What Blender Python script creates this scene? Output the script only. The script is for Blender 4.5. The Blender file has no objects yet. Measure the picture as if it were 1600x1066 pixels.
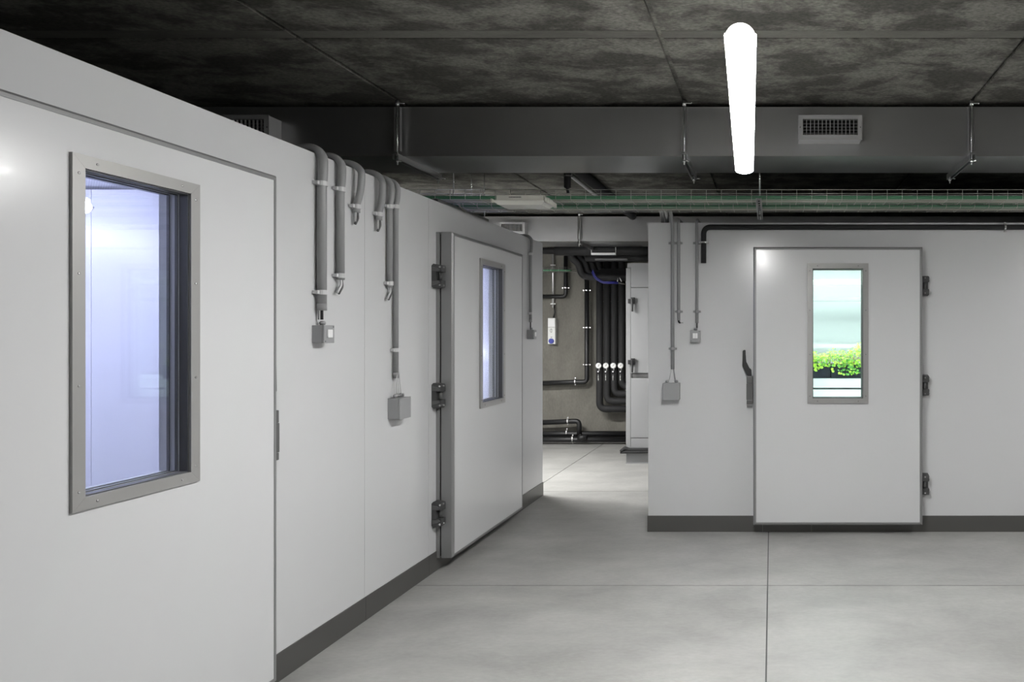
import bpy, bmesh, math, random
from mathutils import Vector, Matrix
R = random.Random(7)
C = bpy.context.scene.collection
sc = bpy.context.scene
# ---------------------------------------------------------------- camera, world, exposure
F = 1100.0; VX, VY = 1206.0, 522.0; CH = 1.6
cam = bpy.data.cameras.new('camera'); cam.sensor_width = 36; cam.sensor_fit = 'HORIZONTAL'
cam.lens = F / 1600 * 36; cam.shift_x = -(VX - 800) / 1600; cam.shift_y = -(533 - VY) / 1600
cam.clip_start = .02; cam.clip_end = 60
co = bpy.data.objects.new('camera', cam); C.objects.link(co)
co.location = (0, 0, CH); co.rotation_euler = (math.pi / 2, 0, 0); sc.camera = co
w = bpy.data.worlds.new('world'); sc.world = w; w.use_nodes = True
w.node_tree.nodes['Background'].inputs[0].default_value = (.5, .5, .5, 1)
w.node_tree.nodes['Background'].inputs[1].default_value = 0.02
sc.view_settings.view_transform = 'Standard'; sc.view_settings.look = 'None'
sc.view_settings.gamma = 1; sc.view_settings.use_curve_mapping = False
sc.view_settings.exposure = 0.0
ROOM_LAMP = 176.0          # corridor lamp in view
REAR_FILL = 14.0  # strength of the unseen fill lamps added behind the viewer
SIDE_FILL = 120.0  # strength of the fill lamp added out of view on the right
BACK_LAMP = 360.0
BLUE_LAMP = 62.0
GREEN_LAMP = 50.0

# ---------------------------------------------------------------- materials
def mat(name, col, rough=.5, metal=0, spec=.5, bump=0, bscale=200, var=0, vscale=4, coat=0):
    m = bpy.data.materials.new(name); m.use_nodes = True
    nt = m.node_tree; b = nt.nodes['Principled BSDF']
    b.inputs['Base Color'].default_value = (*col, 1)
    b.inputs['Roughness'].default_value = rough
    b.inputs['Metallic'].default_value = metal
    b.inputs['Specular IOR Level'].default_value = spec
    b.inputs['Coat Weight'].default_value = coat
    tc = nt.nodes.new('ShaderNodeTexCoord')
    if bump:
        n = nt.nodes.new('ShaderNodeTexNoise'); n.inputs['Scale'].default_value = bscale
        nt.links.new(tc.outputs['Object'], n.inputs['Vector'])
        bp = nt.nodes.new('ShaderNodeBump'); bp.inputs['Strength'].default_value = bump
        bp.inputs['Distance'].default_value = .01
        nt.links.new(n.outputs['Fac'], bp.inputs['Height']); nt.links.new(bp.outputs['Normal'], b.inputs['Normal'])
    if var:
        n = nt.nodes.new('ShaderNodeTexNoise'); n.inputs['Scale'].default_value = vscale; n.inputs['Detail'].default_value = 6
        nt.links.new(tc.outputs['Object'], n.inputs['Vector'])
        cr = nt.nodes.new('ShaderNodeValToRGB')
        cr.color_ramp.elements[0].position = .3; cr.color_ramp.elements[1].position = .7
        cr.color_ramp.elements[0].color = (*[c * (1 - var) for c in col], 1)
        cr.color_ramp.elements[1].color = (*[min(1, c * (1 + var)) for c in col], 1)
        nt.links.new(n.outputs['Fac'], cr.inputs['Fac']); nt.links.new(cr.outputs['Color'], b.inputs['Base Color'])
    return m
def emis(name, col, s):
    m = bpy.data.materials.new(name); m.use_nodes = True
    b = m.node_tree.nodes['Principled BSDF']
    b.inputs['Base Color'].default_value = (.8, .8, .8, 1)
    b.inputs['Emission Color'].default_value = (*col, 1); b.inputs['Emission Strength'].default_value = s
    return m
def glass_mat():
    m = bpy.data.materials.new('window_glass'); m.use_nodes = True
    nt = m.node_tree; nt.nodes.clear()
    L = nt.links.new; N = nt.nodes.new
    out = N('ShaderNodeOutputMaterial'); mix = N('ShaderNodeMixShader')
    tr = N('ShaderNodeBsdfTransparent'); tr.inputs[0].default_value = (.97, .985, .98, 1)
    gl = N('ShaderNodeBsdfGlossy'); gl.inputs['Roughness'].default_value = 0.0
    g = N('ShaderNodeNewGeometry'); d = N('ShaderNodeVectorMath'); d.operation = 'DOT_PRODUCT'
    L(g.outputs['Normal'], d.inputs[0]); L(g.outputs['Incoming'], d.inputs[1])
    a = N('ShaderNodeMath'); a.operation = 'ABSOLUTE'; L(d.outputs['Value'], a.inputs[0])
    s = N('ShaderNodeMath'); s.operation = 'SUBTRACT'; s.inputs[0].default_value = 1; L(a.outputs[0], s.inputs[1])
    p = N('ShaderNodeMath'); p.operation = 'POWER'; p.inputs[1].default_value = 5; L(s.outputs[0], p.inputs[0])
    ma = N('ShaderNodeMath'); ma.operation = 'MULTIPLY_ADD'; ma.inputs[1].default_value = .94; ma.inputs[2].default_value = .05
    L(p.outputs[0], ma.inputs[0]); L(ma.outputs[0], mix.inputs[0]); L(tr.outputs[0], mix.inputs[1]); L(gl.outputs[0], mix.inputs[2])
    L(mix.outputs[0], out.inputs[0]); return m
def concrete(name, dark, light, rough, s1, stretch, lo=.35, hi=.65, fine=.06, spec=.3):
    m = bpy.data.materials.new(name); m.use_nodes = True
    nt = m.node_tree; b = nt.nodes['Principled BSDF']; L = nt.links.new; N = nt.nodes.new
    tc = N('ShaderNodeTexCoord'); mp = N('ShaderNodeMapping'); mp.inputs['Scale'].default_value = stretch
    L(tc.outputs['Object'], mp.inputs['Vector'])
    n = N('ShaderNodeTexNoise'); n.inputs['Scale'].default_value = s1; n.inputs['Detail'].default_value = 9
    n.inputs['Roughness'].default_value = .68; n.inputs['Distortion'].default_value = .25; L(mp.outputs[0], n.inputs['Vector'])
    cr = N('ShaderNodeValToRGB'); cr.color_ramp.elements[0].position = lo; cr.color_ramp.elements[1].position = hi
    cr.color_ramp.elements[0].color = (*dark, 1); cr.color_ramp.elements[1].color = (*light, 1)
    L(n.outputs['Fac'], cr.inputs['Fac'])
    n2 = N('ShaderNodeTexNoise'); n2.inputs['Scale'].default_value = s1 * 22; n2.inputs['Detail'].default_value = 4
    L(mp.outputs[0], n2.inputs['Vector'])
    mr = N('ShaderNodeMapRange'); mr.inputs[1].default_value = .3; mr.inputs[2].default_value = .7
    mr.inputs[3].default_value = 1 - fine; mr.inputs[4].default_value = 1 + fine; L(n2.outputs['Fac'], mr.inputs[0])
    mx = N('ShaderNodeVectorMath'); mx.operation = 'SCALE'; L(cr.outputs['Color'], mx.inputs[0]); L(mr.outputs[0], mx.inputs['Scale'])
    L(mx.outputs[0], b.inputs['Base Color']); b.inputs['Roughness'].default_value = rough
    b.inputs['Specular IOR Level'].default_value = spec
    bp = N('ShaderNodeBump'); bp.inputs['Strength'].default_value = .12; bp.inputs['Distance'].default_value = .01
    L(n2.outputs['Fac'], bp.inputs['Height']); L(bp.outputs['Normal'], b.inputs['Normal'])
    return m
def perforated():
    m = mat('perforated_panel', (.6, .6, .62), .5); nt = m.node_tree; b = nt.nodes['Principled BSDF']; L = nt.links.new; N = nt.nodes.new
    tc = N('ShaderNodeTexCoord'); v = N('ShaderNodeTexVoronoi'); v.inputs['Randomness'].default_value = 0; v.inputs['Scale'].default_value = 70
    mp = N('ShaderNodeMapping'); mp.inputs['Scale'].default_value = (1, 1, 0); L(tc.outputs['Object'], mp.inputs[0]); L(mp.outputs[0], v.inputs['Vector'])
    cr = N('ShaderNodeValToRGB'); cr.color_ramp.interpolation = 'CONSTANT'
    cr.color_ramp.elements[0].color = (.5, .5, .55, 1); cr.color_ramp.elements[1].position = .3; cr.color_ramp.elements[1].color = (.9, .9, .92, 1)
    L(v.outputs['Distance'], cr.inputs[0]); L(cr.outputs[0], b.inputs['Base Color']); return m
def corrugated(name, col):
    m = mat(name, col, .45); nt = m.node_tree; b = nt.nodes['Principled BSDF']; L = nt.links.new; N = nt.nodes.new
    return m
M = dict(
    white=mat('white_coated_panel', (.60, .603, .61), .24, spec=.5, bump=.018, bscale=60, coat=.15),
    door=mat('white_door_sheet', (.60, .603, .61), .22, spec=.5, bump=.025, bscale=45, coat=.04),
    alu=mat('aluminium_profile', (.27, .27, .272), .42, metal=.35),
    steel=mat('brushed_steel', (.36, .355, .345), .42, metal=.4, bump=.02, bscale=300),
    duct=mat('galvanised_sheet', (.52, .523, .53), .36, metal=.95, bump=.03, bscale=3, var=.05, vscale=2),
    strut=mat('galvanised_strut', (.50, .50, .50), .35, metal=.9),
    zinc=mat('bright_zinc', (.75, .75, .75), .25, metal=.9),
    base=mat('grey_skirting', (.13, .128, .122), .38, metal=.55),
    black=mat('black_plastic', (.012, .012, .013), .45),
    hinge=mat('charcoal_hinge_plastic', (.055, .055, .056), .42),
    latch=mat('grey_latch_casting', (.10, .10, .10), .42),
    foam=mat('black_foam_insulation', (.014, .014, .015), .75, bump=.1, bscale=90),
    rubber=mat('black_rubber', (.006, .006, .006), .6),
    pvc=mat('grey_pvc_conduit', (.27, .272, .275), .42, spec=.4),
    clip=mat('light_grey_clip', (.52, .52, .525), .4),
    box=mat('grey_enclosure', (.30, .303, .307), .45),
    rocker=mat('white_rocker', (.8, .8, .8), .3),
    whitep=mat('white_plastic', (.75, .75, .73), .4),
    cream=mat('cream_housing', (.62, .61, .55), .4),
    creamd=mat('cream_diffuser', (.66, .66, .6), .25),
    cond=mat('pale_conduit', (.5, .5, .5), .35),
    chrome=mat('chrome_conduit', (.8, .8, .8), .2, metal=.7),
    blue=mat('blue_plastic', (.02, .035, .30), .35),
    hose=mat('blue_hose', (.02, .02, .17), .4),
    green=mat('green_cable_sheath', (.08, .24, .13), .5),
    sage=mat('sage_cable_sheath', (.30, .38, .30), .5),
    greyc=mat('grey_cable_sheath', (.46, .45, .39), .5),
    wire=mat('zinc_wire', (.55, .55, .52), .35, metal=.8),
    cab=mat('light_grey_cabinet', (.27, .273, .277), .4, bump=.01),
    cabd=mat('dark_joint_base', (.08, .08, .08), .5),  # dark base that shows in the floor joints
    inner=mat('white_chamber_lining', (.72, .72, .74), .3, spec=.5),
    perf=perforated(),
    ltint=mat('white_rack_enamel', (.82, .85, .86), .35),
    trough=mat('black_planter', (.008, .010, .022), .45),
    leaf=mat('bright_green_leaf', (.42, .66, .05), .45, var=.35, vscale=14),
    leafd=mat('green_leaf', (.10, .34, .03), .4, var=.4, vscale=14),
    stem=mat('reddish_stem', (.35, .22, .08), .5),
    dial=mat('dial_face', (.8, .8, .78), .3),
    lens=emis('lamp_diffuser', (1, .995, .985), ROOM_LAMP),
    lens_rear_fill=emis('rear_fill_diffuser', (1, .995, .985), REAR_FILL),
    lens_side_fill=emis('side_fill_diffuser', (1, .995, .985), SIDE_FILL),
    lensb=emis('back_lamp_diffuser', (1, .99, .97), BACK_LAMP),
    lblue=emis('blue_white_lamp', (.62, .645, 1.0), BLUE_LAMP),
    lgreen=emis('green_white_lamp', (.80, 1.0, .94), GREEN_LAMP),
    floor=concrete('power_floated_concrete', (.29, .288, .277), (.385, .383, .368), .42, 1.3, (1, 1.6, 1), .36, .64, .04, .35),
    ceil=concrete('cast_concrete_soffit', (.060, .058, .050), (.165, .161, .142), .8, 2.9, (.8, 1.25, 1), .45, .585, .32),
    strip=concrete('cast_joint_strip', (.09, .088, .078), (.15, .147, .13), .8, 3, (.6, 2, 1), .3, .7, .1),
    cwall=concrete('cast_concrete_wall', (.12, .116, .10), (.20, .192, .168), .75, 1.5, (1.6, 1, .7), .3, .7, .08),
)
M['glass'] = glass_mat()
M['grille'] = mat('painted_grille', (.40, .40, .40), .4, metal=.3)
M['reveal'] = mat('grey_reveal', (.075, .075, .077), .5)
M['plinth'] = M['alu']

# ---------------------------------------------------------------- helpers
def P(px, py, y): return Vector(((px - VX) / F * y, y, CH + (VY - py) / F * y))
def B(): return bmesh.new()
def box(bm, x0, x1, y0, y1, z0, z1, bev=0, mi=0):
    x0, x1 = sorted((x0, x1)); y0, y1 = sorted((y0, y1)); z0, z1 = sorted((z0, z1))
    r = bmesh.ops.create_cube(bm, size=1); vs = r['verts']
    for v in vs: v.co = Vector(((x0 + x1) / 2 + v.co.x * (x1 - x0), (y0 + y1) / 2 + v.co.y * (y1 - y0), (z0 + z1) / 2 + v.co.z * (z1 - z0)))
    fs = set(f for v in vs for f in v.link_faces)
    for f in fs: f.material_index = mi
    if bev:
        es = list(set(e for v in vs for e in v.link_edges))
        bmesh.ops.bevel(bm, geom=es, offset=bev, segments=2, affect='EDGES', profile=.6)
    return bm
def fillet(pts, r, n=8):
    pts = [Vector(p) for p in pts]; out = [pts[0]]
    for i in range(1, len(pts) - 1):
        a, b, c = pts[i - 1], pts[i], pts[i + 1]
        u = (a - b); v = (c - b); lu, lv = u.length, v.length; u.normalize(); v.normalize()
        ang = u.angle(v)
        if ang > math.pi - .03: out.append(b); continue
        t = min(r / math.tan(ang / 2), lu * .49, lv * .49)
        p0 = b + u * t; p1 = b + v * t
        for k in range(n + 1):
            s = k / n; out.append((1 - s) ** 2 * p0 + 2 * s * (1 - s) * b + s * s * p1)
    out.append(pts[-1]); return out
def tube(bm, pts, r, seg=14, cap=True, rad=None):
    pts = [Vector(p) for p in pts]; rings = []; prev = None
    for i, p in enumerate(pts):
        t = (pts[min(i + 1, len(pts) - 1)] - pts[max(i - 1, 0)]).normalized()
        if prev is None:
            a = Vector((0, 0, 1)) if abs(t.z) < .9 else Vector((1, 0, 0)); n = t.cross(a).normalized()
        else: n = (prev - t * prev.dot(t)).normalized()
        prev = n; b = t.cross(n); rr = rad[i] if rad else r
        rings.append([bm.verts.new(p + (n * math.cos(2 * math.pi * k / seg) + b * math.sin(2 * math.pi * k / seg)) * rr) for k in range(seg)])
    for i in range(len(rings) - 1):
        for k in range(seg):
            f = bm.faces.new((rings[i][k], rings[i][(k + 1) % seg], rings[i + 1][(k + 1) % seg], rings[i + 1][k])); f.smooth = True
    if cap: bm.faces.new(rings[0][::-1]); bm.faces.new(rings[-1])
    return bm
def prism(bm, prof, ax, a0, a1):
    """extrude a 2-D outline along axis ax ('x','y','z')"""
    def mk(p, a): return {'x': (a, p[0], p[1]), 'y': (p[0], a, p[1]), 'z': (p[0], p[1], a)}[ax]
    v0 = [bm.verts.new(mk(p, a0)) for p in prof]; v1 = [bm.verts.new(mk(p, a1)) for p in prof]; n = len(prof)
    bm.faces.new(v0); bm.faces.new(v1[::-1])
    for i in range(n): bm.faces.new((v0[i], v1[i], v1[(i + 1) % n], v0[(i + 1) % n]))
    return bm
def frame_boxes(bm, a0, a1, b0, b1, h, fn):
    """slab a0..a1 x b0..b1 with a hole h=(ha0,ha1,hb0,hb1); fn adds a box"""
    ha0, ha1, hb0, hb1 = h
    fn(a0, ha0, b0, b1); fn(ha1, a1, b0, b1); fn(ha0, ha1, b0, hb0); fn(ha0, ha1, hb1, b1)
def root_of(o):
    while o.parent: o = o.parent
    return o
def obj(name, bm, m, parent=None, xf=None, loc=None):
    if xf is not None:
        bmesh.ops.transform(bm, matrix=xf, verts=bm.verts[:])
    bmesh.ops.recalc_face_normals(bm, faces=bm.faces[:])
    base = Vector(root_of(parent).location) if parent else None
    if base is None:
        if loc is not None: base = Vector(loc)
        else:
            xs = [v.co for v in bm.verts]
            base = Vector((sum(min(f(v) for v in xs) + max(f(v) for v in xs) for f in (fn,)) / 2 for fn in (lambda v: v.x, lambda v: v.y, lambda v: v.z)))
            base.z = min(v.z for v in xs)
    bmesh.ops.translate(bm, vec=-base, verts=bm.verts[:])
    me = bpy.data.meshes.new(name); bm.to_mesh(me); bm.free()
    for mm in (m if isinstance(m, (list, tuple)) else [m]): me.materials.append(M[mm])
    o = bpy.data.objects.new(name, me); C.objects.link(o)
    if parent: o.parent = parent
    else: o.location = base
    return o
def tag(o, label, cat, group=None, kind=None):
    if label: o['label'] = label
    if cat: o['category'] = cat
    if group: o['group'] = group
    if kind: o['kind'] = kind
    return o
def thing(name, label, cat, loc, group=None):
    o = bpy.data.objects.new(name, None); o.empty_display_size = .1; C.objects.link(o); o.location = loc
    return tag(o, label, cat, group)
def copy_tree(o, parent=None):
    c = o.copy(); C.objects.link(c)
    if parent: c.parent = parent
    for ch in list(o.children): copy_tree(ch, c)
    return c
def struct(name, bm, m, label, parent=None, loc=(0, 0, 0)):
    o = obj(name, bm, m, parent, loc=loc)
    if not parent: tag(o, label, 'structure', kind='structure')
    return o

# ---------------------------------------------------------------- setting
XL = -2.273; YR = 5.696; YE = 6.98; WH = 2.5; TH = .10; CZ = 3.14; YB = 10.42
# floor slabs with saw-cut joints
bm = B(); xs = [-7.2, -4.89, -2.455, -.027, 2.42, 4.87, 6.2]; ys = [-5.2, -3.55, -.87, 1.81, 4.478, 7.154, 9.83, 12.6]
g = .008
for i in range(len(xs) - 1):
    for j in range(len(ys) - 1): box(bm, xs[i] + g / 2, xs[i + 1] - g / 2, ys[j] + g / 2, ys[j + 1] - g / 2, -.05, 0)
box(bm, -7.2, 6.2, -5.2, 12.6, -.2, -.007, mi=1)
bmesh.ops.delete(bm, geom=[], context='FACES')
struct('floor', bm, ('floor', 'cabd'), 'pale grey power floated concrete floor with straight saw-cut joints')
# ceiling
bm = B(); xs = [-7.2, -6.22, -4.34, -2.46, -.578, 1.32, 3.2, 5.1, 6.2]; ys = [-5.2, -.5, 3.574, 3.667, 8.2, 12.6]; g = .028
for i in range(len(xs) - 1):
    for j in range(len(ys) - 1):
        gy0 = .003 if j == 2 else g / 2; 
        s = 1 if j == 2 else 0
        box(bm, xs[i] + g / 2, xs[i + 1] - g / 2, ys[j] + (.002 if j in (2,) else .005), ys[j + 1] - (.002 if j == 1 else .005), CZ, CZ + .06, mi=s)
box(bm, -7.2, 6.2, -5.2, 12.6, CZ + .02, CZ + .25, mi=0)
struct('ceiling', bm, ('ceil', 'strip'), 'dark mottled cast concrete ceiling with grooved joints')
bm = B(); box(bm, -7.2, 6.2, YB, YB + .2, 0, CZ); struct('wall_back', bm, 'cwall', 'bare concrete wall behind the pipes')
bm = B(); box(bm, -7.2, 6.2, -5.2, -5.0, 0, CZ); struct('wall_front', bm, 'cwall', 'bare concrete wall behind the viewer')
bm = B(); box(bm, 6.0, 6.2, -5, YB, 0, CZ); struct('wall_right_outer', bm, 'cwall', 'bare concrete wall at far right')
bm = B(); box(bm, -7.2, -7.0, -5, YB, 0, CZ); struct('wall_left_outer', bm, 'cwall', 'bare concrete wall at far left')

# left chamber wall, doors 1 and 2
D1 = (1.735, 3.075); D2 = (4.767, 6.107); DV = (.083, 2.29); ov = .085
bm = B()
segs = [(-1.0, 1.0), (1.0, 3.929), (3.931, 4.659), (4.661, YE)]
def wl(y0, y1, z0, z1): box(bm, XL - TH, XL, y0, y1, z0, z1)
wl(-1.0, D1[0] + ov, 0, WH); wl(D1[1] - ov, 3.9285, 0, WH); wl(D1[0] + ov, D1[1] - ov, DV[1] - ov, WH); wl(D1[0] + ov, D1[1] - ov, 0, .12)
wl(3.9310, 4.659, 0, WH); wl(4.6605, D2[0] + ov, 0, WH); wl(D2[1] - ov, YE, 0, WH); wl(D2[0] + ov, D2[1] - ov, DV[1] - ov, WH); wl(D2[0] + ov, D2[1] - ov, 0, .12)
box(bm, XL - TH + .01, XL - .012, 3.91, 3.95, 0, WH - .005); box(bm, XL - TH + .01, XL - .012, 4.65, 4.67, 0, WH - .005)
struct('wall_left', bm, 'white', 'long white insulated panel wall with two doors on the left')
bm = B(); box(bm, XL - 3.2, XL - TH, YE - TH, YE, 0, WH); struct('wall_left_end', bm, 'white', 'end wall of the left cold chamber')
bm = B(); box(bm, XL - 3.2, XL - TH, -1.0, -.9, 0, WH); struct('wall_left_near', bm, 'white', 'near end wall of the left cold chamber')
bm = B(); box(bm, XL - 3.3, XL - 3.2, -1.0, YE, 0, WH); struct('wall_left_far', bm, 'inner', 'rear wall of the left cold chamber')
bm = B(); box(bm, XL - 3.2, -3.772, 3.90, 4.0, 0, 2.4); box(bm, -3.769, XL - TH, 3.90, 4.0, 0, 2.4); box(bm, -3.8, -3.74, 3.91, 3.99, 0, 2.4)
struct('wall_left_divider', bm, 'inner', 'pale panel wall between the two left chambers')
bm = B(); box(bm, XL - 3.2, XL - TH, -.9, YE - TH, 2.42, WH); struct('ceiling_left_chamber', bm, 'perf', 'perforated panel ceiling inside the left chamber')
# right chamber
XR0 = -1.0; XR1 = 4.6; D3 = (-.147, 1.198); YRB = 8.55
bm = B(); ox0, ox1 = D3[0] + ov, D3[1] - ov
frame_boxes(bm, XR0, XR1, 0, WH, (ox0, ox1, .12, DV[1] - ov), lambda a, b, c, d: box(bm, a, b, YR, YR + TH, c, d))
struct('wall_right', bm, 'white', 'white insulated panel wall facing the viewer on the right')
bm = B(); box(bm, XR0, XR0 + TH, YR + TH, YRB, 0, WH); struct('wall_right_side', bm, 'white', 'side wall of the right chamber')
bm = B(); box(bm, XR1 - TH, XR1, YR + TH, YRB, 0, WH); struct('wall_right_far', bm, 'white', 'far side wall of the right chamber')
bm = B(); box(bm, XR0 + TH, XR1 - TH, YRB - TH, YRB, 0, WH); struct('wall_right_back', bm, 'inner', 'rear wall of the right chamber')
bm = B(); box(bm, XR0 + TH, XR1 - TH, YR + TH, YRB - TH, 2.42, WH); struct('ceiling_right_chamber', bm, 'inner', 'white panel ceiling inside the right chamber')
# top edge trims of the chambers
# skirting
bm = B(); t = .006; bh = .13
for a, b in ((-1.0, 1.2), (1.202, 3.93), (3.932, 4.655), (4.657, YE + t)): box(bm, XL, XL + t, a, b, 0, bh)
struct('baseboard_left', bm, 'base', 'dark grey metal skirting along the left wall')
bm = B(); box(bm, XL - 3.2, XL, YE, YE + t, 0, bh); struct('baseboard_left_end', bm, 'base', 'dark grey skirting on the end wall')
bm = B()
for a, b in ((XR0 - t, -.075), (-.074, .32), (.321, XR1)): box(bm, a, b, YR - t, YR, 0, bh)
struct('baseboard_right', bm, 'base', 'dark grey metal skirting along the right wall')

# ---------------------------------------------------------------- doors: local u (handle -> hinge), v up, w out of the wall
W = 1.343
def make_door(name, xf, label, origin):
    root = bpy.data.objects.new(name, None); C.objects.link(root); root.location = origin
    root['label'] = label; root['category'] = 'door'; root['kind'] = 'structure'
    u0, u1 = .67 - .2415, .67 + .2415; v0, v1 = 1.048, 2.16; fr = .041
    hu0, hu1, hv0, hv1 = u0 + fr, u1 - fr, v0 + fr, v1 - fr
    a, b = DV; e = .023
    def add(nm, bm, m, par=root): return obj(nm, bm, m, par, xf)
    # box in (u,w,v) coordinates
    bm = B(); frame_boxes(bm, 0, W, a, b, (.05, W - .05, a + .05, b - .05), lambda p, q, r, s: box(bm, p, q, 0.0, .025, r, s))
    add('door_frame', bm, 'alu')
    bm = B(); frame_boxes(bm, .012, W - .012, a + .012, b - .012, (.06, W - .06, a + .06, b - .06), lambda p, q, r, s: box(bm, p, q, .025, .035, r, s))
    add('door_seal', bm, 'rubber')
    # leaf
    bm = B(); frame_boxes(bm, e, W - e, a + e, b - e, (hu0, hu1, hv0, hv1), lambda p, q, r, s: box(bm, p, q, .0355, .114, r, s))
    frame_boxes(bm, .1, W - .1, a + .1, b - .1, (hu0, hu1, hv0, hv1), lambda p, q, r, s: box(bm, p, q, .008, .0355, r, s))
    add('door_leaf', bm, 'door')
    # edge profile with a chamfer
    bm = B(); o_ = [(0, a), (W, a), (W, b), (0, b)]
    def ring(ins, w_): return [bm.verts.new((min(max(x, ins), W - ins) if True else 0, w_, min(max(z, a + ins), b - ins))) for x, z in o_]
    rs = [ring(e, .0355), ring(0, .0355), ring(0, .104), ring(.003, .109), ring(.010, .1155), ring(e, .1165), ring(e, .0355)]
    rs[6] = rs[0]
    for i in range(6):
        for k in range(4): bm.faces.new((rs[i][k], rs[i][(k + 1) % 4], rs[i + 1][(k + 1) % 4], rs[i + 1][k]))
    add('edge_profile', bm, 'alu')
    # window
    bm = B()
    def mit(i0, o0, wv): pass
    fo = [(u0, v0), (u1, v0), (u1, v1), (u0, v1)]; fi = [(hu0, hv0), (hu1, hv0), (hu1, hv1), (hu0, hv1)]
    for k in range(4):
        k2 = (k + 1) % 4; q = [fo[k], fo[k2], fi[k2], fi[k]]
        c = Vector((sum(p[0] for p in q) / 4, sum(p[1] for p in q) / 4))
        q = [(p[0] + (c.x - p[0]) * .0003, p[1] + (c.y - p[1]) * .0006) for p in q]
        prism(bm, q, 'y', .1141, .124)
    wf = add('window_frame', bm, 'steel')
    bm = B(); lip = .004
    frame_boxes(bm, hu0, hu1, hv0, hv1, (hu0 + lip, hu1 - lip, hv0 + lip, hv1 - lip), lambda p, q, r, s: box(bm, p, q, .0835, .1145, r, s))
    add('window_reveal', bm, 'reveal')
    bm = B(); frame_boxes(bm, hu0, hu1, hv0, hv1, (hu0 + lip, hu1 - lip, hv0 + lip, hv1 - lip), lambda p, q, r, s: box(bm, p, q, .008, .083, r, s))
    add('inner_reveal', bm, 'clip')
    for w0 in (.048, .078):
        bm = B(); s_ = .0075
        frame_boxes(bm, hu0 + lip, hu1 - lip, hv0 + lip, hv1 - lip, (hu0 + s_, hu1 - s_, hv0 + s_, hv1 - s_), lambda p, q, r, s: box(bm, p, q, w0 - .009, w0 + .0, r, s))
        add('pane_spacer', bm, 'latch')
        bm = B(); box(bm, hu0 + lip, hu1 - lip, w0, w0 + .005, hv0 + lip, hv1 - lip); add('glass_pane', bm, 'glass')
    bm0 = [(u0 + .02, v) for v in (v0 + .06, v0 + .39, v0 + .74, v1 - .06)] + [(u1 - .02, v) for v in (v0 + .06, v0 + .39, v0 + .74, v1 - .06)] + [(u, v) for v in (v0 + .02, v1 - .02) for u in (u0 + .08, u1 - .08)]
    for (u, v) in bm0:
        bm = B(); tube(bm, [(u, .124, v), (u, .1252, v), (u, .1262, v)], .004, 10, rad=[.0045, .0045, .002]); add('screw', bm, 'chrome', wf)
    # hinges
    for z0, z1 in ((1.905, 2.07), (1.10, 1.272), (.305, .478)):
        mid = (z0 + z1) / 2; nh = .028
        bm = B()
        prof = [(0, z0 + .012), (.012, z0), (.062, z0 + .008), (.066, z0 + .02), (.066, mid - nh), (.030, mid - nh), (.030, mid + nh), (.066, mid + nh), (.066, z1 - .02), (.062, z1 - .008), (.012, z1), (0, z1 - .012)]
        v_ = [(p[0], p[1]) for p in prof]
        r0 = [bm.verts.new((W + .002, p[0], p[1])) for p in v_]; r1 = [bm.verts.new((W + .062, p[0], p[1])) for p in v_]; n = len(v_)
        bm.faces.new(r0); bm.faces.new(r1[::-1])
        for i in range(n): bm.faces.new((r0[i], r1[i], r1[(i + 1) % n], r0[(i + 1) % n]))
        h = add('hinge', bm, 'hinge')
        # raised rounded shells on the outer face
        bm = B()
        for sg in (1, -1):
            zc = mid + sg * (z1 - z0) * .33
            pr = [(.004, mid + sg * .034), (.05, mid + sg * .034), (.058, mid + sg * .045), (.040, mid + sg * .056), (.004, mid + sg * .062)]
            r0 = [bm.verts.new((W + .061, p[0], p[1])) for p in pr]; r1 = [bm.verts.new((W + .067, p[0] * .96 + .001, mid + (p[1] - mid) * .98)) for p in pr]; n = len(pr)
            bm.faces.new(r0); bm.faces.new(r1)
            for i in range(n): bm.faces.new((r0[i], r1[i], r1[(i + 1) % n], r0[(i + 1) % n]))
        add('hinge_cover', bm, 'latch', h)
        bm = B(); tube(bm, [(W + .030, .045, mid - nh + .002), (W + .030, .045, mid + nh - .002)], .011, 16); add('hinge_pin', bm, 'latch', h)
        for zz in (z0 + .022, z1 - .022):
            bm = B(); tube(bm, [(W + .060, .056, zz), (W + .066, .056, zz)], .006, 12); add('bolt', bm, 'chrome', h)
            bm = B(); tube(bm, [(W + .030, .064, zz), (W + .030, .070, zz)], .006, 12); add('bolt', bm, 'chrome', h)
    # latch and lever beside the door
    bm = B(); box(bm, -.054, -.003, 0, .084, 1.040, 1.073, .004); box(bm, -.056, -.003, 0, .085, 1.0735, 1.205, .004); box(bm, -.055, -.003, 0, .083, 1.2055, 1.262, .004)
    hd = add('door_latch', bm, 'latch')
    bm = B(); pr = [(-.087, 1.468), (-.064, 1.473), (-.062, 1.375), (-.036, 1.322), (-.018, 1.318), (-.014, 1.262), (-.050, 1.262), (-.090, 1.345)]
    prism(bm, pr, 'y', .018, .050); bmesh.ops.bevel(bm, geom=bm.edges[:], offset=.004, segments=2, affect='EDGES')
    add('lever', bm, 'black', hd)
    return root
# map (u,w,v) -> world
mR = Matrix(((1, 0, 0, D3[0]), (0, -1, 0, YR), (0, 0, 1, 0), (0, 0, 0, 1)))
def mL(yfar): return Matrix(((0, 1, 0, XL), (-1, 0, 0, yfar), (0, 0, 1, 0), (0, 0, 0, 1)))
make_door('door_1', mL(D1[1]), 'large white chamber door with window nearest the viewer on the left', (XL, D1[0], 0))
make_door('door_2', mL(D2[1]), 'white chamber door on three black hinges further along the left wall', (XL, D2[0], 0))
make_door('door_3', mR, 'white chamber door with plants behind its window on the right wall', (D3[0], YR, 0))

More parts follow.
